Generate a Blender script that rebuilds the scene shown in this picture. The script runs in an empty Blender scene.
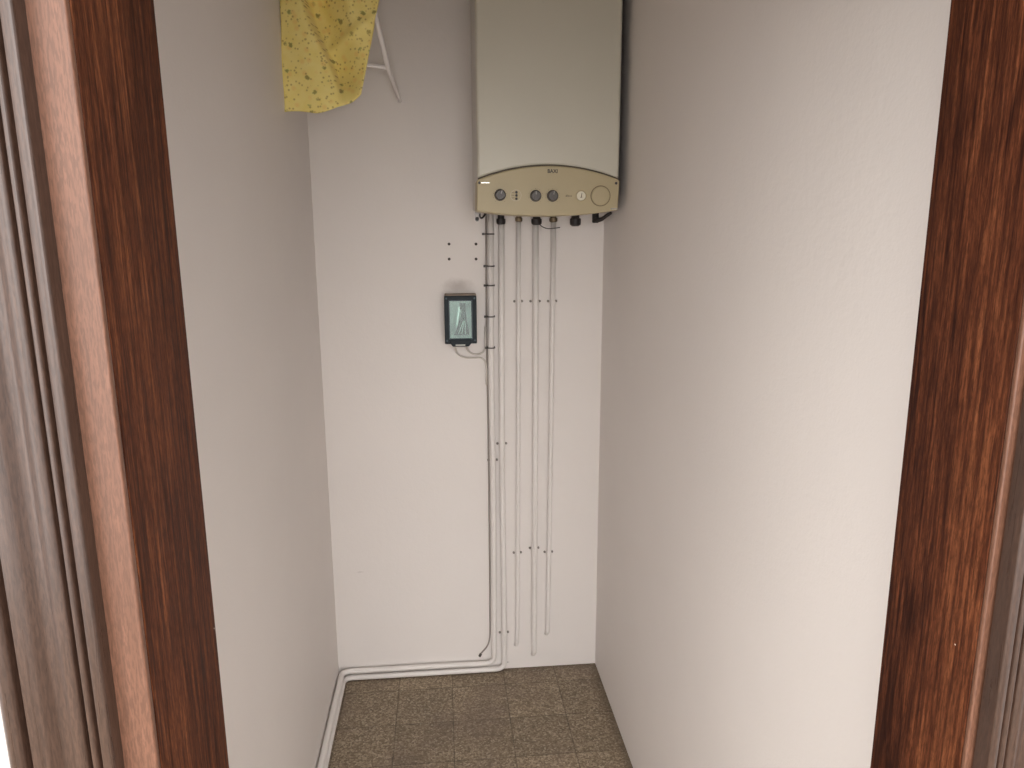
import bpy, bmesh, math, random
from mathutils import Vector, Matrix

random.seed(7)
SC = bpy.context.scene
COL = SC.collection
PI = math.pi

# ------------------------------------------------------------------ camera
cam_d = bpy.data.cameras.new('camera')
cam = bpy.data.objects.new('camera', cam_d)
COL.objects.link(cam)
cam_d.sensor_fit = 'HORIZONTAL'
cam_d.sensor_width = 36.0
cam_d.lens = 739.13 * 36.0 / 1024.0
cam_d.clip_start = 0.02
FW = Vector((0.0926, 0.9755, -0.1997)).normalized()
RT = Vector((0.9954, -0.0954, -0.0045))
RT = (RT - FW * RT.dot(FW)).normalized()
UP = RT.cross(FW)
cam.matrix_world = Matrix(((RT.x, UP.x, -FW.x, 0.0), (RT.y, UP.y, -FW.y, 0.0),
                           (RT.z, UP.z, -FW.z, 1.7589), (0, 0, 0, 1)))
SC.camera = cam

# ------------------------------------------------------------------ light
world = bpy.data.worlds.new('hall_ambient')
SC.world = world
world.use_nodes = True
bg = world.node_tree.nodes['Background']
bg.inputs[0].default_value = (1.0, 0.978, 0.955, 1)
# the hall is bright behind and to the left of the doorway, dimmer on its right
_t = world.node_tree
_tc = _t.nodes.new('ShaderNodeTexCoord')
_sx = _t.nodes.new('ShaderNodeSeparateXYZ')
_mr = _t.nodes.new('ShaderNodeMapRange')
_mr.interpolation_type = 'SMOOTHSTEP'
for _i, _v in enumerate((0.0, 0.80, 4.8, 1.85)):
    _mr.inputs[_i + 1].default_value = _v
_t.links.new(_tc.outputs['Generated'], _sx.inputs[0])
_t.links.new(_sx.outputs[0], _mr.inputs[0])
_el = _t.nodes.new('ShaderNodeMapRange')
_el.interpolation_type = 'SMOOTHSTEP'
for _i, _v in enumerate((-0.25, 0.35, 0.72, 1.1)):
    _el.inputs[_i + 1].default_value = _v
_mu = _t.nodes.new('ShaderNodeMath')
_mu.operation = 'MULTIPLY'
_t.links.new(_sx.outputs[2], _el.inputs[0])
_t.links.new(_mr.outputs[0], _mu.inputs[0])
_lf = _t.nodes.new('ShaderNodeMapRange')
_lf.interpolation_type = 'SMOOTHSTEP'
for _i, _v in enumerate((-0.95, -0.40, 0.55, 1.0)):
    _lf.inputs[_i + 1].default_value = _v
_mu2 = _t.nodes.new('ShaderNodeMath')
_mu2.operation = 'MULTIPLY'
_t.links.new(_sx.outputs[0], _lf.inputs[0])
_t.links.new(_el.outputs[0], _mu2.inputs[0])
_t.links.new(_lf.outputs[0], _mu2.inputs[1])
_t.links.new(_mu2.outputs[0], _mu.inputs[1])
_t.links.new(_mu.outputs[0], bg.inputs[1])


def area(name, loc, target, sx, sy, power, color):
    d = bpy.data.lights.new(name, 'AREA')
    d.shape = 'RECTANGLE'
    d.size, d.size_y, d.energy, d.color = sx, sy, power, color
    o = bpy.data.objects.new(name, d)
    COL.objects.link(o)
    o.location = loc
    o.rotation_euler = (Vector(target) - Vector(loc)).to_track_quat('-Z', 'Y').to_euler()
    return o


# daylight of the hall's windows: one to the left, one far behind the photographer
area('window_daylight', (-1.75, -1.5, 1.45), (0.25, 1.2, 1.25), 1.5, 1.9, 22, (1.0, 0.98, 0.96))
area('far_window_daylight', (0.4, -4.5, 2.3), (0.1, 2.7, 0.9), 2.4, 2.6, 85, (1.0, 0.98, 0.96))

SC.view_settings.view_transform = 'Standard'
SC.view_settings.look = 'None'
SC.view_settings.gamma = 1.0
SC.view_settings.use_curve_mapping = False
SC.view_settings.exposure = -0.05


# ------------------------------------------------------------------ helpers
class G:
    """small node-graph writer"""

    def __init__(s, name):
        s.m = bpy.data.materials.new(name)
        s.m.use_nodes = True
        s.t = s.m.node_tree
        s.b = s.t.nodes['Principled BSDF']

    def n(s, typ, **kw):
        nd = s.t.nodes.new(typ)
        for k, v in kw.items():
            setattr(nd, k, v)
        return nd

    def l(s, a, b):
        s.t.links.new(a, b)

    def inp(s, nd, **kw):
        for k, v in kw.items():
            nd.inputs[k.replace('_', ' ')].default_value = v
        return nd

    def math(s, op, a, b=None, c=None, clamp=False):
        nd = s.n('ShaderNodeMath', operation=op)
        nd.use_clamp = clamp
        for i, v in enumerate((a, b, c)):
            if v is None:
                continue
            if hasattr(v, 'links'):
                s.l(v, nd.inputs[i])
            else:
                nd.inputs[i].default_value = v
        return nd.outputs[0]

    def coords(s, kind='Object', scale=(1, 1, 1), loc=(0, 0, 0)):
        tc = s.n('ShaderNodeTexCoord')
        mp = s.n('ShaderNodeMapping')
        mp.inputs['Scale'].default_value = scale
        mp.inputs['Location'].default_value = loc
        s.l(tc.outputs[kind], mp.inputs[0])
        return mp.outputs[0]

    def noise(s, co, scale, detail=3, rough=.5, dist=0.0):
        nd = s.n('ShaderNodeTexNoise')
        s.inp(nd, Scale=scale, Detail=detail, Roughness=rough, Distortion=dist)
        s.l(co, nd.inputs['Vector'])
        return nd.outputs[0]

    def ramp(s, fac, stops):
        nd = s.n('ShaderNodeValToRGB')
        cr = nd.color_ramp
        while len(cr.elements) < len(stops):
            cr.elements.new(.5)
        for e, (p, c) in zip(cr.elements, stops):
            e.position = p
            e.color = (c[0], c[1], c[2], 1) if hasattr(c, '__len__') else (c, c, c, 1)
        s.l(fac, nd.inputs[0])
        return nd.outputs[0]

    def mix(s, fac, a, b, mode='MIX'):
        nd = s.n('ShaderNodeMix', data_type='RGBA', blend_type=mode)
        for i, v in ((0, fac), (6, a), (7, b)):
            if hasattr(v, 'links'):
                s.l(v, nd.inputs[i])
            else:
                nd.inputs[i].default_value = v if i == 0 else (v[0], v[1], v[2], 1)
        return nd.outputs[2]

    def bump(s, h, strength, dist=.002):
        nd = s.n('ShaderNodeBump')
        s.inp(nd, Strength=strength, Distance=dist)
        s.l(h, nd.inputs['Height'])
        s.l(nd.outputs[0], s.b.inputs['Normal'])

    def color(s, c):
        if hasattr(c, 'links'):
            s.l(c, s.b.inputs['Base Color'])
        else:
            s.b.inputs['Base Color'].default_value = (c[0], c[1], c[2], 1)


def plain(name, c, rough=.5, metal=0.0, var=.12, scale=40, bump=0.0, spec=.5):
    g = G(name)
    co = g.coords()
    f = g.noise(co, scale, 4)
    g.color(g.mix(f, [x * (1 - var) for x in c], [min(1, x * (1 + var)) for x in c]))
    g.inp(g.b, Roughness=rough, Metallic=metal)
    g.b.inputs['Specular IOR Level'].default_value = spec
    if bump:
        g.bump(f, bump, .001)
    return g.m


def link(name, bm, m, parent=None, smooth=False, bevel=0.0, segs=2):
    me = bpy.data.meshes.new(name)
    bmesh.ops.recalc_face_normals(bm, faces=bm.faces)
    bm.to_mesh(me)
    bm.free()
    if smooth:
        for p in me.polygons:
            p.use_smooth = True
    o = bpy.data.objects.new(name, me)
    COL.objects.link(o)
    for mm in (m if isinstance(m, (list, tuple)) else [m]):
        me.materials.append(mm)
    if parent:
        o.parent = parent
        o.matrix_parent_inverse = Matrix.Translation(-parent.location)
    if bevel:
        md = o.modifiers.new('bevel', 'BEVEL')
        md.width, md.segments, md.limit_method, md.angle_limit = bevel, segs, 'ANGLE', math.radians(35)
        for p in me.polygons:
            p.use_smooth = True
        md2 = o.modifiers.new('normals', 'WEIGHTED_NORMAL')
        md2.keep_sharp = False
    return o


def thing(name, loc, label, cat, group=None):
    o = bpy.data.objects.new(name, None)
    COL.objects.link(o)
    o.location = loc
    o.empty_display_size = .05
    return tag(o, label, cat, group)


def tag(o, label, cat, group=None):
    o['label'] = label
    o['category'] = cat
    if group:
        o['group'] = group
    return o


def struct(o, label=None):
    o['kind'] = 'structure'
    if label:
        o['label'] = label
    return o


def box(bm, x0, x1, y0, y1, z0, z1):
    v = [bm.verts.new((x, y, z)) for z in (z0, z1) for (x, y) in ((x0, y0), (x1, y0), (x1, y1), (x0, y1))]
    for q in ((3, 2, 1, 0), (4, 5, 6, 7), (0, 1, 5, 4), (1, 2, 6, 5), (2, 3, 7, 6), (3, 0, 4, 7)):
        bm.faces.new([v[i] for i in q])
    return bm


def prism_y(bm, pts, y0, y1):
    """outline in X,Z extruded from y0 to y1"""
    a = [bm.verts.new((x, y0, z)) for x, z in pts]
    b = [bm.verts.new((x, y1, z)) for x, z in pts]
    n = len(pts)
    bm.faces.new(a)
    bm.faces.new(b[::-1])
    for i in range(n):
        j = (i + 1) % n
        bm.faces.new((a[i], b[i], b[j], a[j]))
    return bm


def prism_z(bm, pts, z0, z1, cuts=1):
    rings = []
    for k in range(cuts + 1):
        z = z0 + (z1 - z0) * k / cuts
        rings.append([bm.verts.new((x, y, z)) for x, y in pts])
    n = len(pts)
    bm.faces.new(rings[0][::-1])
    bm.faces.new(rings[-1])
    for a, b in zip(rings, rings[1:]):
        for i in range(n):
            j = (i + 1) % n
            bm.faces.new((a[i], a[j], b[j], b[i]))
    return bm


def smooth_path(pts, r=.03, n=6):
    """round the corners of a polyline"""
    P = [Vector(p) for p in pts]
    out = [P[0]]
    for i in range(1, len(P) - 1):
        a, b, c = P[i - 1], P[i], P[i + 1]
        d1, d2 = (a - b), (c - b)
        rr = min(r, d1.length * .48, d2.length * .48)
        s, e = b + d1.normalized() * rr, b + d2.normalized() * rr
        for k in range(n + 1):
            t = k / n
            out.append(s * (1 - t) ** 2 + b * 2 * t * (1 - t) + e * t * t)
    out.append(P[-1])
    return out


def tube(bm, pts, r, n=14, cap=True, r1=None):
    P = [Vector(p) for p in pts]
    rings = []
    t0 = (P[1] - P[0]).normalized()
    ref = Vector((0, 0, 1)) if abs(t0.z) < .9 else Vector((1, 0, 0))
    nrm = (ref - t0 * ref.dot(t0)).normalized()
    for i, p in enumerate(P):
        t = (P[min(i + 1, len(P) - 1)] - P[max(i - 1, 0)]).normalized()
        nrm = (nrm - t * nrm.dot(t)).normalized()
        bn = t.cross(nrm)
        rr = r if r1 is None else r + (r1 - r) * i / (len(P) - 1)
        rings.append([bm.verts.new(p + (nrm * math.cos(2 * PI * k / n) + bn * math.sin(2 * PI * k / n)) * rr) for k in range(n)])
    for a, b in zip(rings, rings[1:]):
        for k in range(n):
            j = (k + 1) % n
            bm.faces.new((a[k], a[j], b[j], b[k]))
    if cap:
        bm.faces.new(rings[0][::-1])
        bm.faces.new(rings[-1])
    return bm


def lathe_y(bm, cx, cz, prof, n=32):
    """profile of (radius, y) turned about an axis along Y"""
    rings = []
    for r, y in prof:
        if r < 1e-6:
            rings.append([bm.verts.new((cx, y, cz))])
        else:
            rings.append([bm.verts.new((cx + r * math.cos(2 * PI * k / n), y, cz + r * math.sin(2 * PI * k / n))) for k in range(n)])
    for a, b in zip(rings, rings[1:]):
        for k in range(n):
            j = (k + 1) % n
            if len(a) == 1:
                bm.faces.new((a[0], b[j], b[k]))
            elif len(b) == 1:
                bm.faces.new((a[k], a[j], b[0]))
            else:
                bm.faces.new((a[k], a[j], b[j], b[k]))
    return bm


def lathe_z(bm, cx, cy, prof, n=20):
    rings = []
    for r, z in prof:
        if r < 1e-6:
            rings.append([bm.verts.new((cx, cy, z))])
        else:
            rings.append([bm.verts.new((cx + r * math.cos(2 * PI * k / n), cy + r * math.sin(2 * PI * k / n), z)) for k in range(n)])
    for a, b in zip(rings, rings[1:]):
        for k in range(n):
            j = (k + 1) % n
            if len(a) == 1:
                bm.faces.new((a[0], b[j], b[k]))
            elif len(b) == 1:
                bm.faces.new((a[k], a[j], b[0]))
            else:
                bm.faces.new((a[k], a[j], b[j], b[k]))
    return bm


# ------------------------------------------------------------------ place
YB = 2.7449            # back wall
XL, XR = -0.4462, 0.6037
YF0, YF1 = 0.578, 0.748  # hall face and closet face of the door wall
ZC = 2.72              # closet ceiling
OL, OR = -0.2495, 0.5105   # clear door opening
ZO = 2.10


# ------------------------------------------------------------------ materials
def wall_mat(name, base, stains=()):
    g = G(name)
    co = g.coords()
    big = g.noise(co, 2.2, 3, .6)
    fine = g.noise(co, 160, 3, .6)
    mid = g.noise(co, 38, 3, .6)
    c = g.mix(big, [x * .965 for x in base], [min(1, x * 1.03) for x in base])
    for (p, size, col, amt) in stains:
        tc = g.n('ShaderNodeTexCoord')
        mp = g.n('ShaderNodeMapping', vector_type='TEXTURE')
        mp.inputs['Location'].default_value = p
        mp.inputs['Scale'].default_value = size
        g.l(tc.outputs['Object'], mp.inputs[0])
        ln = g.n('ShaderNodeVectorMath', operation='LENGTH')
        g.l(mp.outputs[0], ln.inputs[0])
        d = g.math('MULTIPLY_ADD', mid, .5, ln.outputs['Value'])
        f = g.math('MULTIPLY', g.ramp(d, [(.25, 1.0), (1.2, 0.0)]), amt)
        c = g.mix(f, c, col)
    g.color(c)
    g.inp(g.b, Roughness=.72)
    g.b.inputs['Specular IOR Level'].default_value = .3
    h = g.math('ADD', g.math('MULTIPLY', fine, .5), mid)
    g.bump(h, .45, .0017)
    return g.m


WALL = (.80, .752, .722)
M_wall = wall_mat('white_wall_paint', WALL)
M_back = wall_mat('white_back_wall_paint', WALL, [
    ((.062, YB, 1.572), (.085, .2, .045), (.26, .20, .16), .45),
    ((.055, YB, 1.700), (.10, .2, .07), (.80, .76, .72), .35),
    ((.38, YB, .055), (.16, .2, .05), (.74, .71, .69), .45),
    ((-.343, YB, .457), (.022, .2, .004), (.36, .31, .28), .6),
    ((.235, YB, .028), (.016, .2, .005), (.15, .12, .10), .7)])
M_ceil = wall_mat('white_ceiling_paint', (.76, .72, .68))


def wood_mat(name, dark, mid, lite, rough=.33, coat=.35, spec=.5, flecks=0.0):
    g = G(name)
    co = g.coords(scale=(1, 1, .045))
    warp = g.noise(co, 9, 3, .55, .6)
    streak = g.noise(co, 210, 4, .65, .3)
    co2 = g.coords(scale=(1, 1, .16))
    pore = g.noise(co2, 620, 2, .6)
    cloud = g.noise(g.coords(scale=(1, 1, .5)), 14, 3, .6)
    f = g.math('ADD', g.math('MULTIPLY', streak, .62), g.math('MULTIPLY', warp, .38))
    c = g.ramp(f, [(.38, dark), (.50, mid), (.62, lite)])
    c = g.mix(g.math('MULTIPLY', g.ramp(pore, [(.42, 1.0), (.56, 0.0)]), .42), c, [x * .45 for x in dark])
    c = g.mix(g.math('MULTIPLY', g.ramp(cloud, [(.50, 0.0), (.72, 1.0)]), .40), c, [x * .8 for x in dark])
    fleck = g.n('ShaderNodeTexVoronoi')
    g.inp(fleck, Scale=55.0)
    g.l(g.coords(), fleck.inputs['Vector'])
    fs = g.n('ShaderNodeSeparateXYZ')
    g.l(fleck.outputs['Color'], fs.inputs[0])
    fm = g.math('MULTIPLY', g.math('LESS_THAN', fleck.outputs['Distance'], .06), g.math('GREATER_THAN', fs.outputs[1], 1.0 - .035 * flecks))
    c = g.mix(fm, c, (.62, .52, .44))
    g.color(c)
    rg = g.math('MULTIPLY_ADD', streak, .18, rough - .09)
    g.l(rg, g.b.inputs['Roughness'])
    g.inp(g.b, Coat_Weight=coat, Coat_Roughness=.22)
    g.b.inputs['Specular IOR Level'].default_value = spec
    g.bump(g.math('ADD', streak, g.math('MULTIPLY', pore, .7)), .22, .0006)
    return g.m


M_wood = wood_mat('dark_red_brown_varnished_wood', (.024, .0075, .0045), (.090, .027, .012), (.205, .070, .029), .55, .0, .08, 1.0)
M_case = wood_mat('weathered_casing_varnish', (.042, .022, .015), (.054, .029, .020), (.070, .038, .026), .30, .20, .40)
M_strip = wood_mat('glare_lit_wood_edge', (.125, .056, .033), (.150, .068, .041), (.18, .083, .051), .45, .05, .38)  # lighter copy of the frame wood: window glare put into the colour


def floor_mat():
    g = G('brown_terrazzo_tiles')
    S, X0, Y0 = .2095, .0079, 2.4267
    co = g.coords()
    sep = g.n('ShaderNodeSeparateXYZ')
    g.l(co, sep.inputs[0])
    tx = g.math('DIVIDE', g.math('SUBTRACT', sep.outputs[0], X0), S)
    ty = g.math('DIVIDE', g.math('SUBTRACT', sep.outputs[1], Y0), S)
    fx, fy = g.math('FRACT', tx), g.math('FRACT', ty)
    ex = g.math('MINIMUM', fx, g.math('SUBTRACT', 1.0, fx))
    ey = g.math('MINIMUM', fy, g.math('SUBTRACT', 1.0, fy))
    e = g.math('MINIMUM', ex, ey)
    wob = g.noise(co, 60, 2)
    joint = g.ramp(g.math('ADD', e, g.math('MULTIPLY', g.math('SUBTRACT', wob, .5), .006)), [(.005, 1.0), (.013, 0.0)])
    cx = g.n('ShaderNodeCombineXYZ')
    g.l(g.math('FLOOR', tx), cx.inputs[0])
    g.l(g.math('FLOOR', ty), cx.inputs[1])
    wn = g.n('ShaderNodeTexWhiteNoise', noise_dimensions='3D')
    g.l(cx.outputs[0], wn.inputs['Vector'])
    vor = g.n('ShaderNodeTexVoronoi')
    g.inp(vor, Scale=170.0, Randomness=1.0)
    g.l(co, vor.inputs['Vector'])
    vs = g.n('ShaderNodeSeparateXYZ')
    g.l(vor.outputs['Color'], vs.inputs[0])
    chip = g.ramp(vs.outputs[0], [(.0, (.110, .078, .048)), (.30, (.20, .150, .098)), (.62, (.32, .25, .172)), (.90, (.46, .375, .27)), (1.0, (.60, .51, .39))])
    grain = g.noise(co, 330, 2)
    c = g.mix(.40, chip, g.ramp(grain, [(.3, (.13, .094, .06)), (.7, (.36, .285, .195))]))
    tone = g.math('MULTIPLY_ADD', wn.outputs['Value'], .28, .84)
    blot = g.noise(co, 7, 3)
    tone = g.math('MULTIPLY', tone, g.math('MULTIPLY_ADD', blot, .35, .82))
    tt = g.n('ShaderNodeCombineColor')
    for i in range(3):
        g.l(tone, tt.inputs[i])
    c = g.mix(1.0, c, tt.outputs[0], 'MULTIPLY')
    # worn grey-purple patches
    c = g.mix(g.math('MULTIPLY', g.ramp(g.noise(co, 3.2, 3, .6), [(.48, 0.0), (.64, 1.0)]), .38), c, (.15, .108, .090))
    c = g.mix(g.math('MULTIPLY', g.math('MULTIPLY', joint, g.math('MULTIPLY_ADD', g.noise(co, 11, 2), 1.8, -.15, clamp=True)), .72), c, (.055, .040, .028))
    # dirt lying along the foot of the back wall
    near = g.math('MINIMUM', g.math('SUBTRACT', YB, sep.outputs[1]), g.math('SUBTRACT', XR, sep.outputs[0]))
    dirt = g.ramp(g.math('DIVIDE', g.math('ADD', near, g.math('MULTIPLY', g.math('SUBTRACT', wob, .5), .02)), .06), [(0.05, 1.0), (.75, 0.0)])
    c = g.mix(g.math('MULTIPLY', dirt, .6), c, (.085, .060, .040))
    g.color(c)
    g.inp(g.b, Roughness=.55)
    g.b.inputs['Specular IOR Level'].default_value = .35
    g.bump(g.math('SUBTRACT', grain, g.math('MULTIPLY', joint, 2.0)), .15, .0006)
    return g.m


M_floor = floor_mat()
M_pipe = plain('white_painted_pipe', (.79, .75, .72), .48, 0, .05, 30, .15)
M_cable = plain('cream_cable_sheath', (.60, .55, .50), .5, 0, .08, 50)
M_sheath = plain('grey_cable_sheath', (.30, .26, .23), .6, 0, .1, 50)
M_tie = plain('dark_cable_tie', (.045, .035, .03), .5)
M_screw = plain('dull_screw_head', (.24, .21, .185), .7)
M_hole = plain('dark_screw_hole', (.075, .062, .052), .8)
M_boil = plain('grey_cream_boiler_enamel', (.60, .575, .49), .38, 0, .03, 8)
M_boil2 = plain('boiler_side_enamel', (.60, .565, .52), .42, 0, .03, 8)
M_boil3 = plain('dark_gap_shade', (.06, .05, .045), .55, .2, .1, 20)
M_panel = plain('tan_control_panel_plastic', (.46, .385, .235), .45, 0, .05, 14)
M_seam = plain('dark_seam_rubber', (.09, .07, .045), .6)
M_knob = plain('dark_grey_knob_plastic', (.088, .078, .072), .42, 0, .10)
M_knoblite = plain('knob_pointer_grey', (.34, .32, .30), .4)
M_dial = plain('pale_gauge_face', (.62, .57, .44), .4, 0, .04)
M_ink = plain('dark_print', (.035, .03, .028), .5)
M_print = plain('brown_print', (.17, .14, .09), .5)
M_shine = plain('chrome_clip', (.80, .78, .72), .25, .6, .03)
M_valve = plain('dark_valve_plastic', (.022, .017, .017), .5, 0, .2)
M_brass = plain('aged_brass_fitting', (.22, .17, .11), .42, .7, .2)
M_brk = plain('grey_mounting_bracket', (.34, .32, .31), .45, .3, .1)
M_flood = plain('blue_black_floodlight_enamel', (.014, .021, .027), .55, 0, .2, 60, 0, .25)
M_lip = plain('dusty_floodlight_top', (.34, .27, .215), .8, 0, .3, 60)
M_gasket = plain('grey_gasket', (.060, .088, .105), .5)
M_ceramic_wedge = plain('dark_ceramic_and_reflection_wedge', (.040, .042, .040), .5)  # lamp holders, and the wedge that paints a dark reflection
M_tubeglass = plain('frosted_lamp_tube', (.40, .43, .40), .25)
M_rack = plain('white_coated_wire', (.90, .86, .85), .35, 0, .03)


def reflector_mat():
    g = G('dimpled_aluminium_reflector')
    co = g.coords()
    g.color((.88, .92, .90))
    g.inp(g.b, Metallic=.45, Roughness=.34)
    g.bump(g.noise(co, 130, 2), .8, .004)
    return g.m


def glass_mat():
    g = G('tinted_floodlight_glass')
    nt = g.t
    tr = g.n('ShaderNodeBsdfTransparent')
    tr.inputs[0].default_value = (.84, .93, .90, 1)
    gl = g.n('ShaderNodeBsdfGlossy')
    gl.inputs['Roughness'].default_value = .05
    mx = g.n('ShaderNodeMixShader')
    fr = g.n('ShaderNodeFresnel')
    fr.inputs[0].default_value = 1.5
    g.l(fr.outputs[0], mx.inputs[0])
    g.l(tr.outputs[0], mx.inputs[1])
    g.l(gl.outputs[0], mx.inputs[2])
    nt.links.new(mx.outputs[0], nt.nodes['Material Output'].inputs[0])
    return g.m


M_refl, M_glass = reflector_mat(), glass_mat()


def cloth_mat():
    g = G('yellow_flower_print_cloth')
    uv = g.coords('UV')
    warp = g.noise(uv, 14, 2)
    base = g.mix(g.noise(uv, 30, 3), (.90, .73, .20), (.98, .85, .36))
    # pale blossoms
    v3 = g.n('ShaderNodeTexVoronoi')
    g.inp(v3, Scale=34.0)
    g.l(uv, v3.inputs['Vector'])
    base = g.mix(g.math('MULTIPLY', g.ramp(v3.outputs['Distance'], [(.12, 1.0), (.34, 0.0)]), .55), base, (.90, .62, .20))
    # fine brown stems and specks
    v2 = g.n('ShaderNodeTexVoronoi')
    g.inp(v2, Scale=82.0)
    g.l(uv, v2.inputs['Vector'])
    base = g.mix(g.math('MULTIPLY', g.ramp(v2.outputs['Distance'], [(.14, 1.0), (.32, 0.0)]), .58), base, (.30, .17, .03))
    # bigger green leaves
    v1 = g.n('ShaderNodeTexVoronoi')
    g.inp(v1, Scale=31.0, Randomness=.85)
    off = g.n('ShaderNodeVectorMath', operation='ADD')
    g.l(uv, off.inputs[0])
    jit = g.n('ShaderNodeTexNoise')
    g.inp(jit, Scale=120.0, Detail=2.0)
    g.l(uv, jit.inputs['Vector'])
    sc = g.n('ShaderNodeVectorMath', operation='SCALE')
    sc.inputs['Scale'].default_value = .012
    g.l(jit.outputs['Color'], sc.inputs[0])
    g.l(sc.outputs[0], off.inputs[1])
    g.l(off.outputs[0], v1.inputs['Vector'])
    pick = g.n('ShaderNodeSeparateXYZ')
    g.l(v1.outputs['Color'], pick.inputs[0])
    leaf = g.math('MULTIPLY', g.ramp(v1.outputs['Distance'], [(.15, 1.0), (.25, 0.0)]), g.ramp(pick.outputs[0], [(.04, 0.0), (.10, 1.0)]))
    base = g.mix(g.math('MULTIPLY', leaf, .85), base, g.mix(pick.outputs[1], (.20, .25, .06), (.36, .27, .06)))
    g.color(base)
    g.inp(g.b, Roughness=.8, Sheen_Weight=.15)
    g.bump(g.noise(uv, 700, 1), .15, .0005)
    return g.m


M_cloth = cloth_mat()

# ------------------------------------------------------------------ room shell
T = .10
struct(link('floor', box(bmesh.new(), -2.6, 2.2, -2.6, YB + T, -.10, 0), M_floor), 'speckled brown terrazzo tile floor')
struct(link('wall_back', box(bmesh.new(), XL - T, XR + T, YB, YB + T, 0, ZC), M_back), 'white back wall behind the boiler and pipes')
struct(link('wall_left', box(bmesh.new(), XL - T, XL, YF1, YB, 0, ZC), M_wall), 'white side wall on the left')
struct(link('wall_right', box(bmesh.new(), XR, XR + T, YF1, YB, 0, ZC), M_wall), 'white side wall on the right')
struct(link('ceiling', box(bmesh.new(), XL - T, XR + T, YF0, YB + T, ZC, ZC + .1), M_ceil))
bm = bmesh.new()
JT = .030
box(bm, -2.6, OL - JT, YF0, YF1, 0, ZC)
box(bm, OR + JT, 2.2, YF0 + .022, YF1, 0, ZC)
box(bm, OL - JT, OR + JT, YF0, YF1, ZO + JT, ZC)
struct(link('wall_front', bm, M_wall), 'white wall around the wooden door frame')

# ------------------------------------------------------------------ door frame
door = bpy.data.objects.new('door_1', None)
COL.objects.link(door)
door.location = (.132, .66, 0)
struct(door, 'dark varnished wooden door frame around the closet opening')
link('jamb', box(bmesh.new(), OL - JT, OL, .5830, .750, 0, ZO), M_wood, door, bevel=.0012, segs=2)
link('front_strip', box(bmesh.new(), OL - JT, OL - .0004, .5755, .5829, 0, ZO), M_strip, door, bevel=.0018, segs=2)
link('jamb', box(bmesh.new(), OR, OR + JT, .6090, .750, 0, ZO), M_wood, door, bevel=.0012, segs=2)
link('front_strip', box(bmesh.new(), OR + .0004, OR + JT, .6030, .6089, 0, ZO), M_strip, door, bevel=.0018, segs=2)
link('head_jamb', box(bmesh.new(), OL - JT, OR + JT, .5800, .750, ZO, ZO + JT), M_wood, door, bevel=.003)


def lean(o):
    # the left side of the frame stands slightly out of plumb
    for v in o.data.vertices:
        v.co.x -= .0052 * (v.co.z - 1.55)
    return o


for ch in list(door.children):
    if ch.data.vertices[0].co.x < 0 and 'head' not in ch.name:
        lean(ch)

# moulded casing: (distance from the inner edge, how far it stands proud)
CAS = [(0, 0), (0, .0175), (.0006, .0188), (.0016, .0195), (.0078, .0195), (.0088, .0188), (.0096, .0065), (.0108, .0060),
       (.0128, .0150), (.0142, .0172), (.0158, .0178), (.0174, .0172), (.0184, .0150), (.0190, .0080), (.0206, .0072), (.0214, .0150), (.0226, .0164),
       (.0270, .0172), (.0305, .0166), (.0335, .0150), (.0370, .0146), (.0410, .0166), (.0455, .0200), (.0490, .0222), (.0535, .0230), (.0600, .0226),
       (.0612, .0195), (.0622, .0110), (.0644, .0105), (.0665, .0190), (.0685, .0215), (.0730, .0228), (.0775, .0218), (.0810, .0180), (.0820, 0)]


def casing(x_in, sgn, yface):
    pts = [(x_in + sgn * u, yface - d) for u, d in CAS]
    o = link('casing', prism_z(bmesh.new(), pts, 0, ZO + .09, 1), M_case, door)
    for p in o.data.polygons:
        p.use_smooth = len(p.vertices) == 4
    md = o.modifiers.new('normals', 'EDGE_SPLIT')
    md.split_angle = math.radians(42)
    return o


lean(casing(-.2762, -1, YF0))
casing(.5165, 1, YF0 + .022)
pts = [(YF0 - d, ZO + .010 + u) for u, d in CAS]
bm = bmesh.new()
a = [bm.verts.new((-.360, y, z)) for y, z in pts]
b = [bm.verts.new((.6035, y, z)) for y, z in pts]
for i in range(len(pts) - 1):
    bm.faces.new((a[i], b[i], b[i + 1], a[i + 1]))
bm.faces.new(a[::-1])
bm.faces.new(b)
bm.faces.new((a[-1], b[-1], b[0], a[0]))
link('head_casing', bm, M_case, door)

# ------------------------------------------------------------------ boiler
boiler = thing('wall_boiler', (.35, 2.57, 1.835),
               'cream wall-hung gas boiler with tan curved control panel, above the white pipes', 'boiler')
BX0, BX1 = .1215, .5747


def arc_top(x):     # seam between cover and control panel
    t = (x - .348) / .228
    return 1.968 - .0432 * t * t


def arc_bot(x):
    t = (x - .340) / .225
    return 1.8128 + .0165 * abs(t) ** 2.2


bm = box(bmesh.new(), BX0 + .001, BX1 - .001, 2.432, YB - .002, 1.838, 2.60)
link('case', bm, M_boil2, boiler, bevel=.004)
link('gap_shade_plate', box(bmesh.new(), BX1 - .0012, BX1 + .0015, 2.436, YB - .004, 1.842, 2.596), M_boil3, boiler)  # added dark plate, out of view, deepens the shade in the wall gap
xs = [BX0 + (BX1 - BX0) * i / 28 for i in range(29)]
pts = [(x, arc_top(x) + .0022) for x in xs] + [(BX1, 2.60), (BX0, 2.60)]
link('front_cover', prism_y(bmesh.new(), pts, 2.400, 2.4315), M_boil, boiler, bevel=.010, segs=4)
# shadow-gap gasket under the cover
xs2 = [BX0 + .003 + (BX1 - BX0 - .006) * i / 28 for i in range(29)]
pts = [(x, arc_top(x) + .004) for x in xs2] + [(x, arc_top(x) - .004) for x in xs2[::-1]]
link('gasket', prism_y(bmesh.new(), pts, 2.4035, 2.43), M_seam, boiler)

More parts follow.
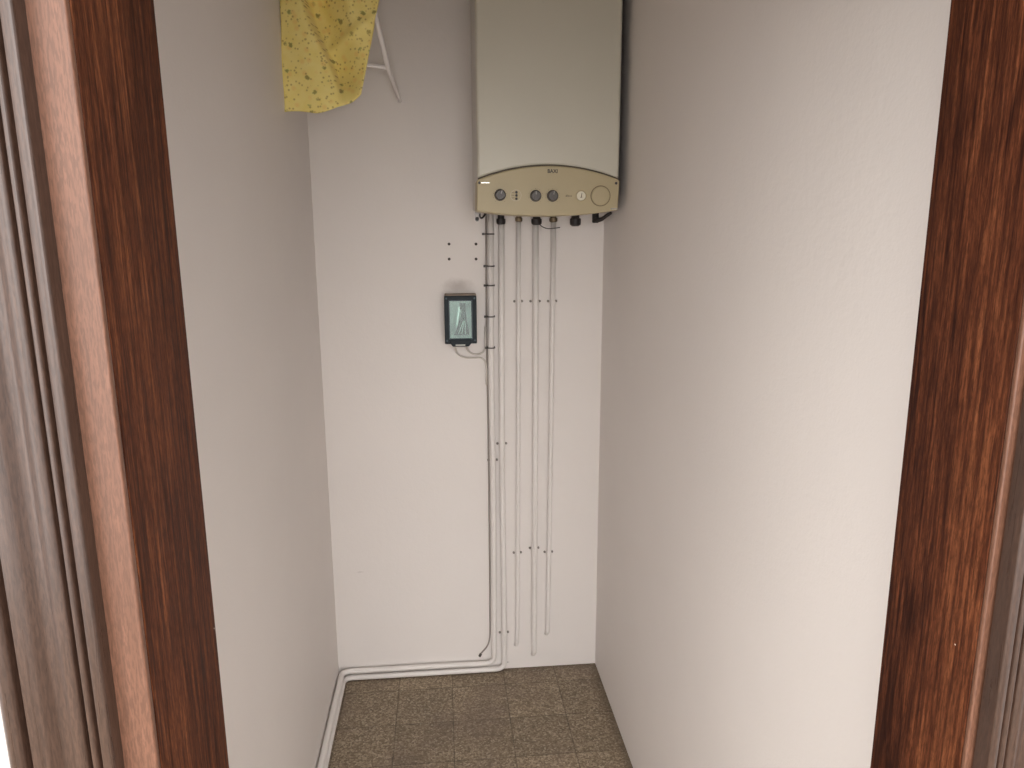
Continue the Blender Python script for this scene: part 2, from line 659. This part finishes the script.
PX0, PX1 = .1205, .5755
xs = [PX0 + (PX1 - PX0) * i / 30 for i in range(31)]
xb = [.118 + (.5715 - .118) * i / 30 for i in range(31)]
PF = 2.395
pts = [(x, arc_top(x) - .0012) for x in xs] + [(x, arc_bot(x)) for x in xb[::-1]]
panel = link('control_panel', prism_y(bmesh.new(), pts, PF, 2.52), M_panel, boiler, bevel=.004, segs=3)


def sub(name, bm, m, parent=None, **kw):
    return link(name, bm, m, panel if parent is None else parent, **kw)


def knob(x, z, r, ang):
    bm = bmesh.new()
    lathe_y(bm, x, z, [(r * 1.22, PF + .002), (r * 1.22, PF - .002), (r * 1.05, PF - .003), (r, PF - .014), (r * .9, PF - .0165), (0, PF - .0168)])
    # grip ridge across the face
    c, s = math.cos(ang), math.sin(ang)
    L, W = r * .92, r * .22
    q = [(-L, -W), (L, -W), (L, W), (-L, W)]
    prism_y(bm, [(x + c * u - s * v, z + s * u + c * v) for u, v in q], PF - .0225, PF - .015)
    for f in bm.faces:
        f.material_index = 0
    # pointer line
    p = [(L * .25, -W * .35), (L * .98, -W * .35), (L * .98, W * .35), (L * .25, W * .35)]
    n0 = len(bm.faces)
    prism_y(bm, [(x + c * u - s * v, z + s * u + c * v) for u, v in p], PF - .0230, PF - .0215)
    bm.faces.ensure_lookup_table()
    for f in bm.faces[n0:]:
        f.material_index = 1
    return sub('knob', bm, [M_knob, M_knoblite])


knob(.1925, 1.8775, .0150, math.radians(70))
knob(.3052, 1.8748, .0150, math.radians(95))
knob(.3595, 1.8748, .0150, math.radians(80))


def ring(bm, x, z, r0, r1, y0, y1, n=40):
    return lathe_y(bm, x, z, [(r0, y1), (r0, y0), (r1, y0), (r1, y1)], n)


def pbox(bm, x0, x1, z0, z1, t=.0006):
    return box(bm, x0, x1, PF - t, PF + .001, z0, z1)


# indicator lamps in their printed ring
bm = ring(bmesh.new(), .2425, 1.8765, .0165, .0174, PF - .0005, PF + .001)
sub('indicator_ring', bm, M_dial)
for dz in (.0095, -.0005, -.0105):
    bm = lathe_y(bmesh.new(), .2440, 1.8765 + dz, [(.0040, PF + .001), (.0040, PF - .002), (.0028, PF - .0028), (0, PF - .0030)], 16)
    sub('indicator_lamp', bm, M_ink)
bm = bmesh.new()
for dz in (.0075, -.0005, -.0085):
    pbox(bm, .2285, .2375, 1.8765 + dz, 1.8778 + dz)
sub('printed_scale', bm, M_print)
# small printed words by the gauge
bm = bmesh.new()
for (a0, a1) in ((0, .006), (.0072, .0105), (.0118, .0150), (.0165, .0192)):
    pbox(bm, .4015 + a0, .4015 + a1, 1.8725, 1.8762)
pbox(bm, .4035, .4100, 1.8770, 1.8782)
sub('printed_words', bm, M_print)
# printed ticks around the two right-hand knobs
for cx in (.3052, .3595, .1925):
    bm = bmesh.new()
    for k in range(9):
        a = math.radians(-50 + 280 * k / 8)
        x, z = cx + .0222 * math.cos(a), 1.8750 + .0222 * math.sin(a)
        pbox(bm, x - .0008, x + .0008, z - .0008, z + .0008)
    sub('knob_marks', bm, M_print)
# pressure gauge
gx, gz = .4512, 1.8748
bm = lathe_y(bmesh.new(), gx, gz, [(.0172, PF + .001), (.0172, PF - .0035), (.0150, PF - .0045), (.0140, PF - .0030)])
gauge = sub('pressure_gauge', bm, M_panel)
bm = lathe_y(bmesh.new(), gx, gz, [(.0142, PF - .001), (.0142, PF - .0028), (0, PF - .0029)])
sub('gauge_face', bm, M_shine if False else plain('bright_gauge_face', (.72, .68, .55), .35, 0, .03))
bm = bmesh.new()
prism_y(bm, [(gx - .0014, gz - .004), (gx + .0016, gz - .004), (gx + .0030, gz + .009), (gx + .0012, gz + .009)], PF - .0036, PF - .0029)
prism_y(bm, [(gx - .003, gz - .0055), (gx + .003, gz - .0055), (gx + .003, gz - .0035), (gx - .003, gz - .0035)], PF - .0036, PF - .0029)
sub('gauge_needle', bm, M_print)
# round blanking cover on the right
cx, cz = .5140, 1.8748
bm = ring(bmesh.new(), cx, cz, .0296, .0325, PF - .0008, PF + .001)
sub('cover_groove', bm, plain('dark_tan_groove', (.20, .155, .085), .6))
bm = lathe_y(bmesh.new(), cx, cz, [(.0296, PF + .001), (.0296, PF - .0028), (.0278, PF - .0040), (0, PF - .0045)], 40)
sub('timer_cover', bm, M_panel)
# chrome clip line at the upper left corner, bright lower corners
sub('chrome_clip', pbox(bmesh.new(), .1335, .1585, 1.9135, 1.9160, .0012), M_shine)
sub('corner_screw', lathe_y(bmesh.new(), .1275, 1.9150, [(.0045, PF + .001), (.0042, PF - .0008), (0, PF - .0009)], 14), M_ink)
sub('corner_screw', lathe_y(bmesh.new(), .5640, 1.9140, [(.0045, PF + .001), (.0042, PF - .0008), (0, PF - .0009)], 14), M_ink)
sub('chrome_clip', pbox(bmesh.new(), .5480, .5690, 1.8325, 1.8365, .0012), M_shine)

# maker's name in dark letters
fc = bpy.data.curves.new('logo', 'FONT')
fc.body = 'BAXI'
fc.size = .0165
fc.extrude = .0006
fc.offset = .00025
fc.align_x = 'CENTER'
fc.align_y = 'CENTER'
fo = bpy.data.objects.new('logo_curve', fc)
COL.objects.link(fo)
bpy.context.view_layer.update()
me = bpy.data.meshes.new_from_object(fo.evaluated_get(bpy.context.evaluated_depsgraph_get()))
me.transform(Matrix.Translation((.3590, PF - .0006, 1.9500)) @ Matrix.Rotation(PI / 2, 4, 'X') @ Matrix.Diagonal((.92, 1, 1, 1)))
bpy.data.objects.remove(fo)
me.materials.clear()
me.materials.append(M_ink)
lo = bpy.data.objects.new('logo', me)
COL.objects.link(lo)
lo.parent = panel
lo['label'] = 'dark maker name in capitals'

# underside: bracket, valves, drain lever, ignition wire
bm = prism_y(bmesh.new(), [(.1205, 1.838), (.1205, 1.803), (.1240, 1.799), (.1305, 1.799), (.1335, 1.804), (.1335, 1.822), (.150, 1.838)], 2.560, 2.566)
link('corner_bracket', bm, M_brk, boiler)
bm = lathe_y(bmesh.new(), .1270, 1.8075, [(0, 2.556), (.0065, 2.557), (.0065, 2.561)], 14)
link('bracket_screw', bm, M_valve, boiler)


def valve(x, y, r, zt, zb, m):
    h = zt - zb
    bm = lathe_z(bmesh.new(), x, y, [(0, zb), (r * .55, zb), (r * .95, zb + h * .12), (r, zb + h * .3), (r, zb + h * .62), (r * .72, zb + h * .70), (r * .72, 1.842), (0, 1.842)], 12)
    return link('valve', bm, m, boiler, bevel=.001)


PY = YB - .020
valve(.2215, PY, .0165, 1.822, 1.789, M_valve)
valve(.2862, PY, .0135, 1.822, 1.799, M_brass)
valve(.3495, PY - .01, .0190, 1.822, 1.788, M_valve)
valve(.4125, PY, .0150, 1.822, 1.797, M_brass)
valve(.4845, PY - .05, .0200, 1.825, 1.783, M_valve)
# black drain tap with its slanting lever on the right
bm = lathe_z(bmesh.new(), .550, 2.64, [(0, 1.794), (.010, 1.794), (.012, 1.798), (.012, 1.842), (0, 1.842)], 12)
tube(bm, smooth_path([(.545, 2.63, 1.803), (.565, 2.62, 1.804), (.590, 2.60, 1.824), (.596, 2.595, 1.828)], .012, 4), .0085, 10, True, .0045)
link('drain_lever', bm, M_valve, boiler, smooth=True)
bm = tube(bmesh.new(), smooth_path([(.355, PY - .026, 1.800), (.362, PY - .026, 1.785), (.385, PY - .024, 1.774), (.420, PY - .02, 1.777), (.434, PY - .018, 1.779)], .02, 5), .0016, 8)
link('ignition_wire', bm, M_valve, boiler, smooth=True)
bm = tube(bmesh.new(), smooth_path([(.138, PY - .1, 1.845), (.141, PY - .08, 1.816), (.150, PY - .02, 1.812), (.163, PY + .004, 1.822), (.168, PY + .004, 1.842)], .015, 4), .0035, 8)
link('supply_wire', bm, M_valve, boiler, smooth=True)

# ------------------------------------------------------------------ pipes
GP = 'white painted pipes on the back wall'


def pipe(label, pts, r, clips=(), rad=.03, tip=None, ties=()):
    """clips: heights; a saddle of wall width with two screws"""
    o = thing('pipe', (pts[0][0], YB, 0), label, 'pipe', GP)
    P = smooth_path(pts, rad, 7)
    link('tube', tube(bmesh.new(), P, r, 16), M_pipe, o, smooth=True)

    def xat(z):
        for a, b in zip(P, P[1:]):
            if min(a.z, b.z) <= z <= max(a.z, b.z) and abs(a.z - b.z) > 1e-5:
                t = (z - a.z) / (b.z - a.z)
                q = a + (b - a) * t
                return q.x, q.y
        return P[0].x, P[0].y
    for z in clips:
        x, y = xat(z)
        bm = bmesh.new()
        w, R = .0045, r + .0016
        prof = [(x - R - .008, YB - .0006), (x - R - .008, YB - .003), (x - R, YB - .003)]
        prof += [(x - R * math.cos(PI * k / 10), y - R * math.sin(PI * k / 10)) for k in range(11)]
        prof += [(x + R, YB - .003), (x + R + .008, YB - .003), (x + R + .008, YB - .0006)]
        prism_z(bm, prof, z - w, z + w)
        c = link('pipe_clip', bm, M_pipe, o)
        for s in (-1, 1):
            bm = lathe_y(bmesh.new(), x + s * (R + .0042), z + .003, [(.0046, YB - .002), (.0046, YB - .0065), (.003, YB - .0075), (0, YB - .0076)], 12)
            link('screw', bm, M_screw, c)
    return o, xat


pipe('thicker left white pipe under the boiler, bending left above the floor',
     [(.1842, PY, 1.842), (.1806, PY, 1.351), (.1840, PY, .823), (.1826, PY, .30), (.1812, PY, .0415), (-.150, PY + .001, .0415), (XL + .017, PY, .0415), (XL + .016, 2.40, .046), (XL + .016, YF1 + .02, .046)],
     .0108, (.897,), .034)
A = bpy.context.scene.objects['pipe']
pipe('white pipe just right of the strapped one, bending left along the floor',
     [(.2232, PY, 1.800), (.2202, PY, 1.350), (.2190, PY, .822), (.2222, PY, .316), (.2225, PY, .0135), (-.150, PY, .0130), (XL + .022, PY, .0125), (XL + .021, 2.40, .0125), (XL + .021, YF1 + .02, .0125)],
     .0110, (.962, .164), .036)
pipe('thin white pipe third from the left below the boiler, ending above the floor',
     [(.2852, PY, 1.806), (.2840, PY, 1.349), (.2806, PY, .819), (.2772, PY, .313), (.2735, PY, .123), (.2715, YB + .01, .100)], .0085, (1.5085, .509), .02)
pipe('white pipe with the lowest end, second from the right below the boiler',
     [(.3474, PY, 1.806), (.3482, PY, 1.348), (.3472, PY, .817), (.3444, PY, .309), (.3444, PY, .078), (.3444, YB + .01, .056)], .0112, (1.5080, .5255), .02)
pipe('rightmost white pipe below the boiler, ending highest above the floor',
     [(.4135, PY, 1.806), (.4107, PY, 1.347), (.4063, PY, .8145), (.4011, PY, .306), (.3985, PY, .166), (.3980, YB + .01, .142)], .0092, (1.5075, .506), .02)

# dark ties that hold the cable to the thick pipe
cab = thing('electric_cable', (.168, YB, .07), 'thin cable tied along the left of the thicker pipe, loose end above the floor', 'cable')
pth = [(.1680, YB - .008, 1.840), (.1665, YB - .008, 1.60), (.1650, YB - .008, 1.350), (.1672, YB - .007, 1.10), (.1680, YB - .006, .82), (.1668, YB - .006, .30), (.1655, YB - .006, .150), (.1560, YB - .007, .110), (.1310, YB - .007, .082), (.1235, YB - .007, .072)]
link('sheath', tube(bmesh.new(), smooth_path(pth, .03, 5), .0030, 10), M_sheath, cab, smooth=True)
link('end_cap', tube(bmesh.new(), [(.1275, YB - .007, .077), (.1215, YB - .007, .066)], .0055, 10), M_hole, cab)
for z, ex in ((1.757, .004), (1.642, 0), (1.572, 0), (1.4575, 0), (1.341, -.002)):
    bm = bmesh.new()
    # a flat band round cable and pipe
    x0, x1 = .1610 - ex, .1965
    pr = [(x0, YB - .002), (x0 - .001, YB - .016), (x0 + .004, YB - .0205), (.1720, YB - .0315), (.1820, YB - .0332), (.1915, YB - .0300), (x1, YB - .022), (x1 + .001, YB - .012), (x1, YB - .002)]
    prism_z(bm, pr, z - .0024, z + .0024)
    box(bm, x0 - .005, x0 + .003, YB - .021, YB - .015, z - .004, z + .004)
    link('cable_tie', bm, M_tie, cab)

# ------------------------------------------------------------------ floodlight
fl = thing('floodlight', (.067, YB, 1.455), 'small dark rectangular floodlight with a glass front, left of the pipes', 'floodlight')
FX0, FX1, FZ0, FZ1 = .0100, .1262, 1.3665, 1.5400
FY = YB - .080
bm = bmesh.new()


def frame(bm, x0, x1, z0, z1, w, y0, y1):
    o = [(x0, z0), (x1, z0), (x1, z1), (x0, z1)]
    i = [(x0 + w, z0 + w), (x1 - w, z0 + w), (x1 - w, z1 - w), (x0 + w, z1 - w)]
    vs = {}
    for nm, L in (('o', o), ('i', i)):
        for yn, y in (('f', y0), ('b', y1)):
            vs[nm + yn] = [bm.verts.new((x, y, z)) for x, z in L]
    for k in range(4):
        j = (k + 1) % 4
        bm.faces.new((vs['of'][k], vs['of'][j], vs['if'][j], vs['if'][k]))
        bm.faces.new((vs['ob'][k], vs['ib'][k], vs['ib'][j], vs['ob'][j]))
        bm.faces.new((vs['of'][k], vs['ob'][k], vs['ob'][j], vs['of'][j]))
        bm.faces.new((vs['if'][k], vs['if'][j], vs['ib'][j], vs['ib'][k]))
    return bm


# housing: open trough with a closed back
bm = frame(bmesh.new(), FX0 + .004, FX1 - .004, FZ0 + .006, FZ1 - .004, .004, FY + .012, YB - .006)
box(bm, FX0 + .004, FX1 - .004, YB - .008, YB - .003, FZ0 + .006, FZ1 - .004)
link('housing', bm, M_flood, fl)
bm = box(bmesh.new(), FX0 + .002, FX1, YB - .066, YB - .004, FZ1 - .003, FZ1 + .004)
link('top_cover', bm, M_lip, fl, bevel=.0015)
bez = link('bezel', frame(bmesh.new(), FX0, FX1, FZ0, FZ1, .0150, FY, FY + .013), M_flood, fl, bevel=.003, segs=2)
link('inner_rim', frame(bmesh.new(), FX0 + .0140, FX1 - .0140, FZ0 + .0140, FZ1 - .0140, .0050, FY + .003, FY + .012), M_gasket, bez)
for sx in (FX0 + .0075, FX1 - .0075):
    for sz in (FZ0 + .012, FZ1 - .009):
        link('screw', lathe_y(bmesh.new(), sx, sz, [(.0034, FY + .001), (.0034, FY - .0012), (0, FY - .0014)], 12), M_gasket, bez)
GX0, GX1, GZ0, GZ1 = FX0 + .017, FX1 - .017, FZ0 + .017, FZ1 - .017
link('glass', box(bmesh.new(), GX0, GX1, FY + .007, FY + .010, GZ0, GZ1), M_glass, fl)
# folded aluminium reflector with angled flanks
bm = bmesh.new()
RB = YB - .022
o_ = [(GX0, GZ0), (GX1, GZ0), (GX1, GZ1), (GX0, GZ1)]
i_ = [(GX0 + .024, GZ0 + .030), (GX1 - .030, GZ0 + .030), (GX1 - .022, GZ1 - .026), (GX0 + .036, GZ1 - .026)]
vo = [bm.verts.new((x, FY + .013, z)) for x, z in o_]
vi = [bm.verts.new((x, RB, z)) for x, z in i_]
for k in range(4):
    j = (k + 1) % 4
    bm.faces.new((vo[k], vo[j], vi[j], vi[k]))
bm.faces.new(vi)
link('reflector', bm, M_refl, fl)
bm = tube(bmesh.new(), [(.0625, RB - .016, GZ0 + .036), (.0735, RB - .016, GZ1 - .034)], .0048, 12)
wd = [(.0865, GZ1 - .010), (.0800, GZ1 - .012), (.0690, 1.462), (.0560, 1.425), (.0420, 1.396), (.0985, 1.396), (.0945, 1.430), (.0890, 1.470)]
wedge = link('reflection_wedge', prism_y(bmesh.new(), wd, FY + .024, FY + .030), M_ceramic_wedge, fl, bevel=.0015)  # dark wedge with ribs, a painted stand-in for the reflection in the glass
for k, (xa, xb_) in enumerate(((.0790, .0600), (.0810, .0720), (.0840, .0850))):
    link('wedge_rib', tube(bmesh.new(), [(xa, FY + .0235, 1.448), (xb_, FY + .0235, 1.400)], .0018, 8), M_refl, wedge, smooth=True)
lamp = link('lamp_tube', bm, M_tubeglass, fl, smooth=True)
for (x, z0, z1) in ((.0620, GZ0 + .012, GZ0 + .038), (.0740, GZ1 - .036, GZ1 - .012)):
    link('lamp_holder', box(bmesh.new(), x - .0075, x + .0075, RB - .024, RB - .002, z0, z1), M_ceramic_wedge, lamp)
# terminal box under the glass
bm = prism_y(bmesh.new(), [(.0300, 1.3830), (.0290, 1.3690), (.0380, 1.3575), (.0960, 1.3575), (.1050, 1.3690), (.1040, 1.3830)], FY - .010, YB - .03)
tb = link('terminal_box', bm, M_flood, fl, bevel=.003)
link('box_label', box(bmesh.new(), .0480, .0830, FY - .0108, FY - .009, 1.3605, 1.3660), plain('pale_box_label', (.45, .45, .42), .5), tb)

GC = 'cables between the floodlight and the thick pipe'
c1 = link('floodlight_cable', tube(bmesh.new(), smooth_path([(.0480, YB - .045, 1.3565), (.0470, YB - .030, 1.350), (.0520, YB - .012, 1.322), (.0760, YB - .0075, 1.3045), (.1097, YB - .007, 1.3016), (.1440, YB - .007, 1.3030), (.1600, YB - .008, 1.2890), (.1640, YB - .013, 1.262), (.1625, YB - .014, 1.20)], .025, 6), .0036, 10), M_cable, smooth=True)
tag(c1, 'lower of the two cables curving from the floodlight, dipping before it joins the pipe', 'cable', GC)
c2 = link('floodlight_cable', tube(bmesh.new(), smooth_path([(.0890, YB - .045, 1.3565), (.0885, YB - .030, 1.348), (.0960, YB - .014, 1.328), (.1150, YB - .012, 1.3165), (.1350, YB - .012, 1.3155), (.1520, YB - .012, 1.323), (.1590, YB - .016, 1.338), (.1605, YB - .016, 1.420)], .02, 6), .0036, 10), M_cable, smooth=True)
tag(c2, 'upper of the two cables curving from the floodlight, rising to the pipe', 'cable', GC)

# four old wall plugs above the floodlight
for (x, z, lab) in ((.0328, 1.7220, 'upper left of the four small dark screw holes above the floodlight'),
                    (.1310, 1.7214, 'upper right of the four small dark screw holes, beside the pipe'),
                    (.0322, 1.6680, 'lower left of the four small dark screw holes above the floodlight'),
                    (.1304, 1.6674, 'lower right of the four small dark screw holes, beside the pipe')):
    o = link('wall_plug', lathe_y(bmesh.new(), x, z, [(.0052, YB + .001), (.0052, YB - .0014), (.0034, YB - .0018), (.0030, YB - .0002), (0, YB - .0001)], 16), M_hole)
    tag(o, lab, 'wall plug', 'old wall plugs above the floodlight')

# ------------------------------------------------------------------ drying rack and cloth
rack = thing('drying_rack', (-.25, 2.45, 2.40), 'thin white metal rack bar with a crosspiece, right of the yellow cloth', 'rack')
bm = tube(bmesh.new(), [(-.1950, 2.430, 2.466), (-.1777, 2.455, 2.402), (-.1555, 2.600, 2.2905), (-.1290, 2.7000, 2.2180)], .0105, 12, True, .0062)
link('strut', bm, M_rack, rack, smooth=True)
link('strut_foot', tube(bmesh.new(), [(-.1292, 2.6985, 2.220), (-.1275, 2.7200, 2.214), (-.1270, YB, 2.213)], .0062, 10), M_rack, rack, smooth=True)
link('crosspiece', tube(bmesh.new(), [(-.1555, 2.600, 2.2905), (-.2280, 2.600, 2.3000), (-.4050, 2.600, 2.3120)], .0062, 10), M_rack, rack, smooth=True)
for (y, z) in ((2.380, 2.468),):
    link('rail', tube(bmesh.new(), [(XL + .002, y, z), (-.1300, y, z)], .006, 10), M_rack, rack, smooth=True)
link('side_arm', tube(bmesh.new(), [(-.1950, 2.38, 2.468), (-.1950, YB, 2.468)], .006, 10), M_rack, rack, smooth=True)


def cloth():
    bm = bmesh.new()
    uvl = bm.loops.layers.uv.new('UVMap')
    NU, NV = 60, 56
    ztop, ybase = 2.476, 2.35

    def lerp(a, b, t):
        return a + (b - a) * t

    def sm(t):
        t = max(0, min(1, t))
        return t * t * (3 - 2 * t)
    grid = []
    for j in range(NV + 1):
        v = j / NV
        row = []
        for i in range(NU + 1):
            u = i / NU
            # outline: straight left edge, right edge running in towards the rounded lower corner
            zb = 2.1126 + .004 * math.sin(u * 9) + .034 * max(0, (u - .42) / .58) ** 1.3 + .018 * max(0, (u - .86) / .14) ** 2
            z = lerp(ztop, zb, v)
            xl = -.4415 - .007 * v + .002 * math.sin(v * 8)
            xr = lerp(-.1480, -.2260, (ztop - z) / (ztop - 2.155) if z < ztop else 0)
            x = lerp(xl, xr, u)
            # front flap on the left lies over the recessed right part; its edge slants down to the right
            xe = lerp(-.385, -.292, sm((ztop - z) / .33) ** 1.15)
            d = x - xe
            fade = 1 - sm((v - .62) / .38)
            rec = .080 * sm(d / .016) * (1 - .86 * sm((d - .02) / .13)) * (.12 + .88 * fade) * sm((2.476 - z) / .05)
            rip = .006 * math.sin(x * 46 + z * 9 + 1.0) + .004 * math.sin(z * 38 + x * 25)
            diag = .012 * math.exp(-((z - 2.335 - .55 * (x + .25)) / .018) ** 2) * sm(d / .03)
            y = ybase + rec + rip - diag
            row.append((bm.verts.new((x, y, z)), (x, z)))
        grid.append(row)
    # over the rail and down the back
    for j in range(NV):
        for i in range(NU):
            q = (grid[j][i], grid[j][i + 1], grid[j + 1][i + 1], grid[j + 1][i])
            f = bm.faces.new([a for a, _ in q])
            for lp, (_, uv) in zip(f.loops, q):
                lp[uvl].uv = uv
    top = [grid[0]]
    for dy, dz in ((.012, .008), (.030, .012), (.048, .008), (.058, -.006), (.060, -.03)):
        row = []
        for i in range(NU + 1):
            p = grid[0][i][0].co
            yy = 2.350 + dy
            row.append((bm.verts.new((min(p.x, -.215), yy + (p.y - 2.35) * .1, ztop + dz)), (p.x, ztop - dz + dy)))
        top.append(row)
    for a, b in zip(top, top[1:]):
        for i in range(NU):
            q = (a[i], b[i], b[i + 1], a[i + 1])
            f = bm.faces.new([w for w, _ in q])
            for lp, (_, uv) in zip(f.loops, q):
                lp[uvl].uv = uv
    o = link('hanging_cloth', bm, M_cloth, None, smooth=True)
    md = o.modifiers.new('thickness', 'SOLIDIFY')
    md.thickness = .0025
    md.offset = 0
    return o


tag(cloth(), 'yellow cloth with small green flower print hanging in the upper left corner', 'cloth')
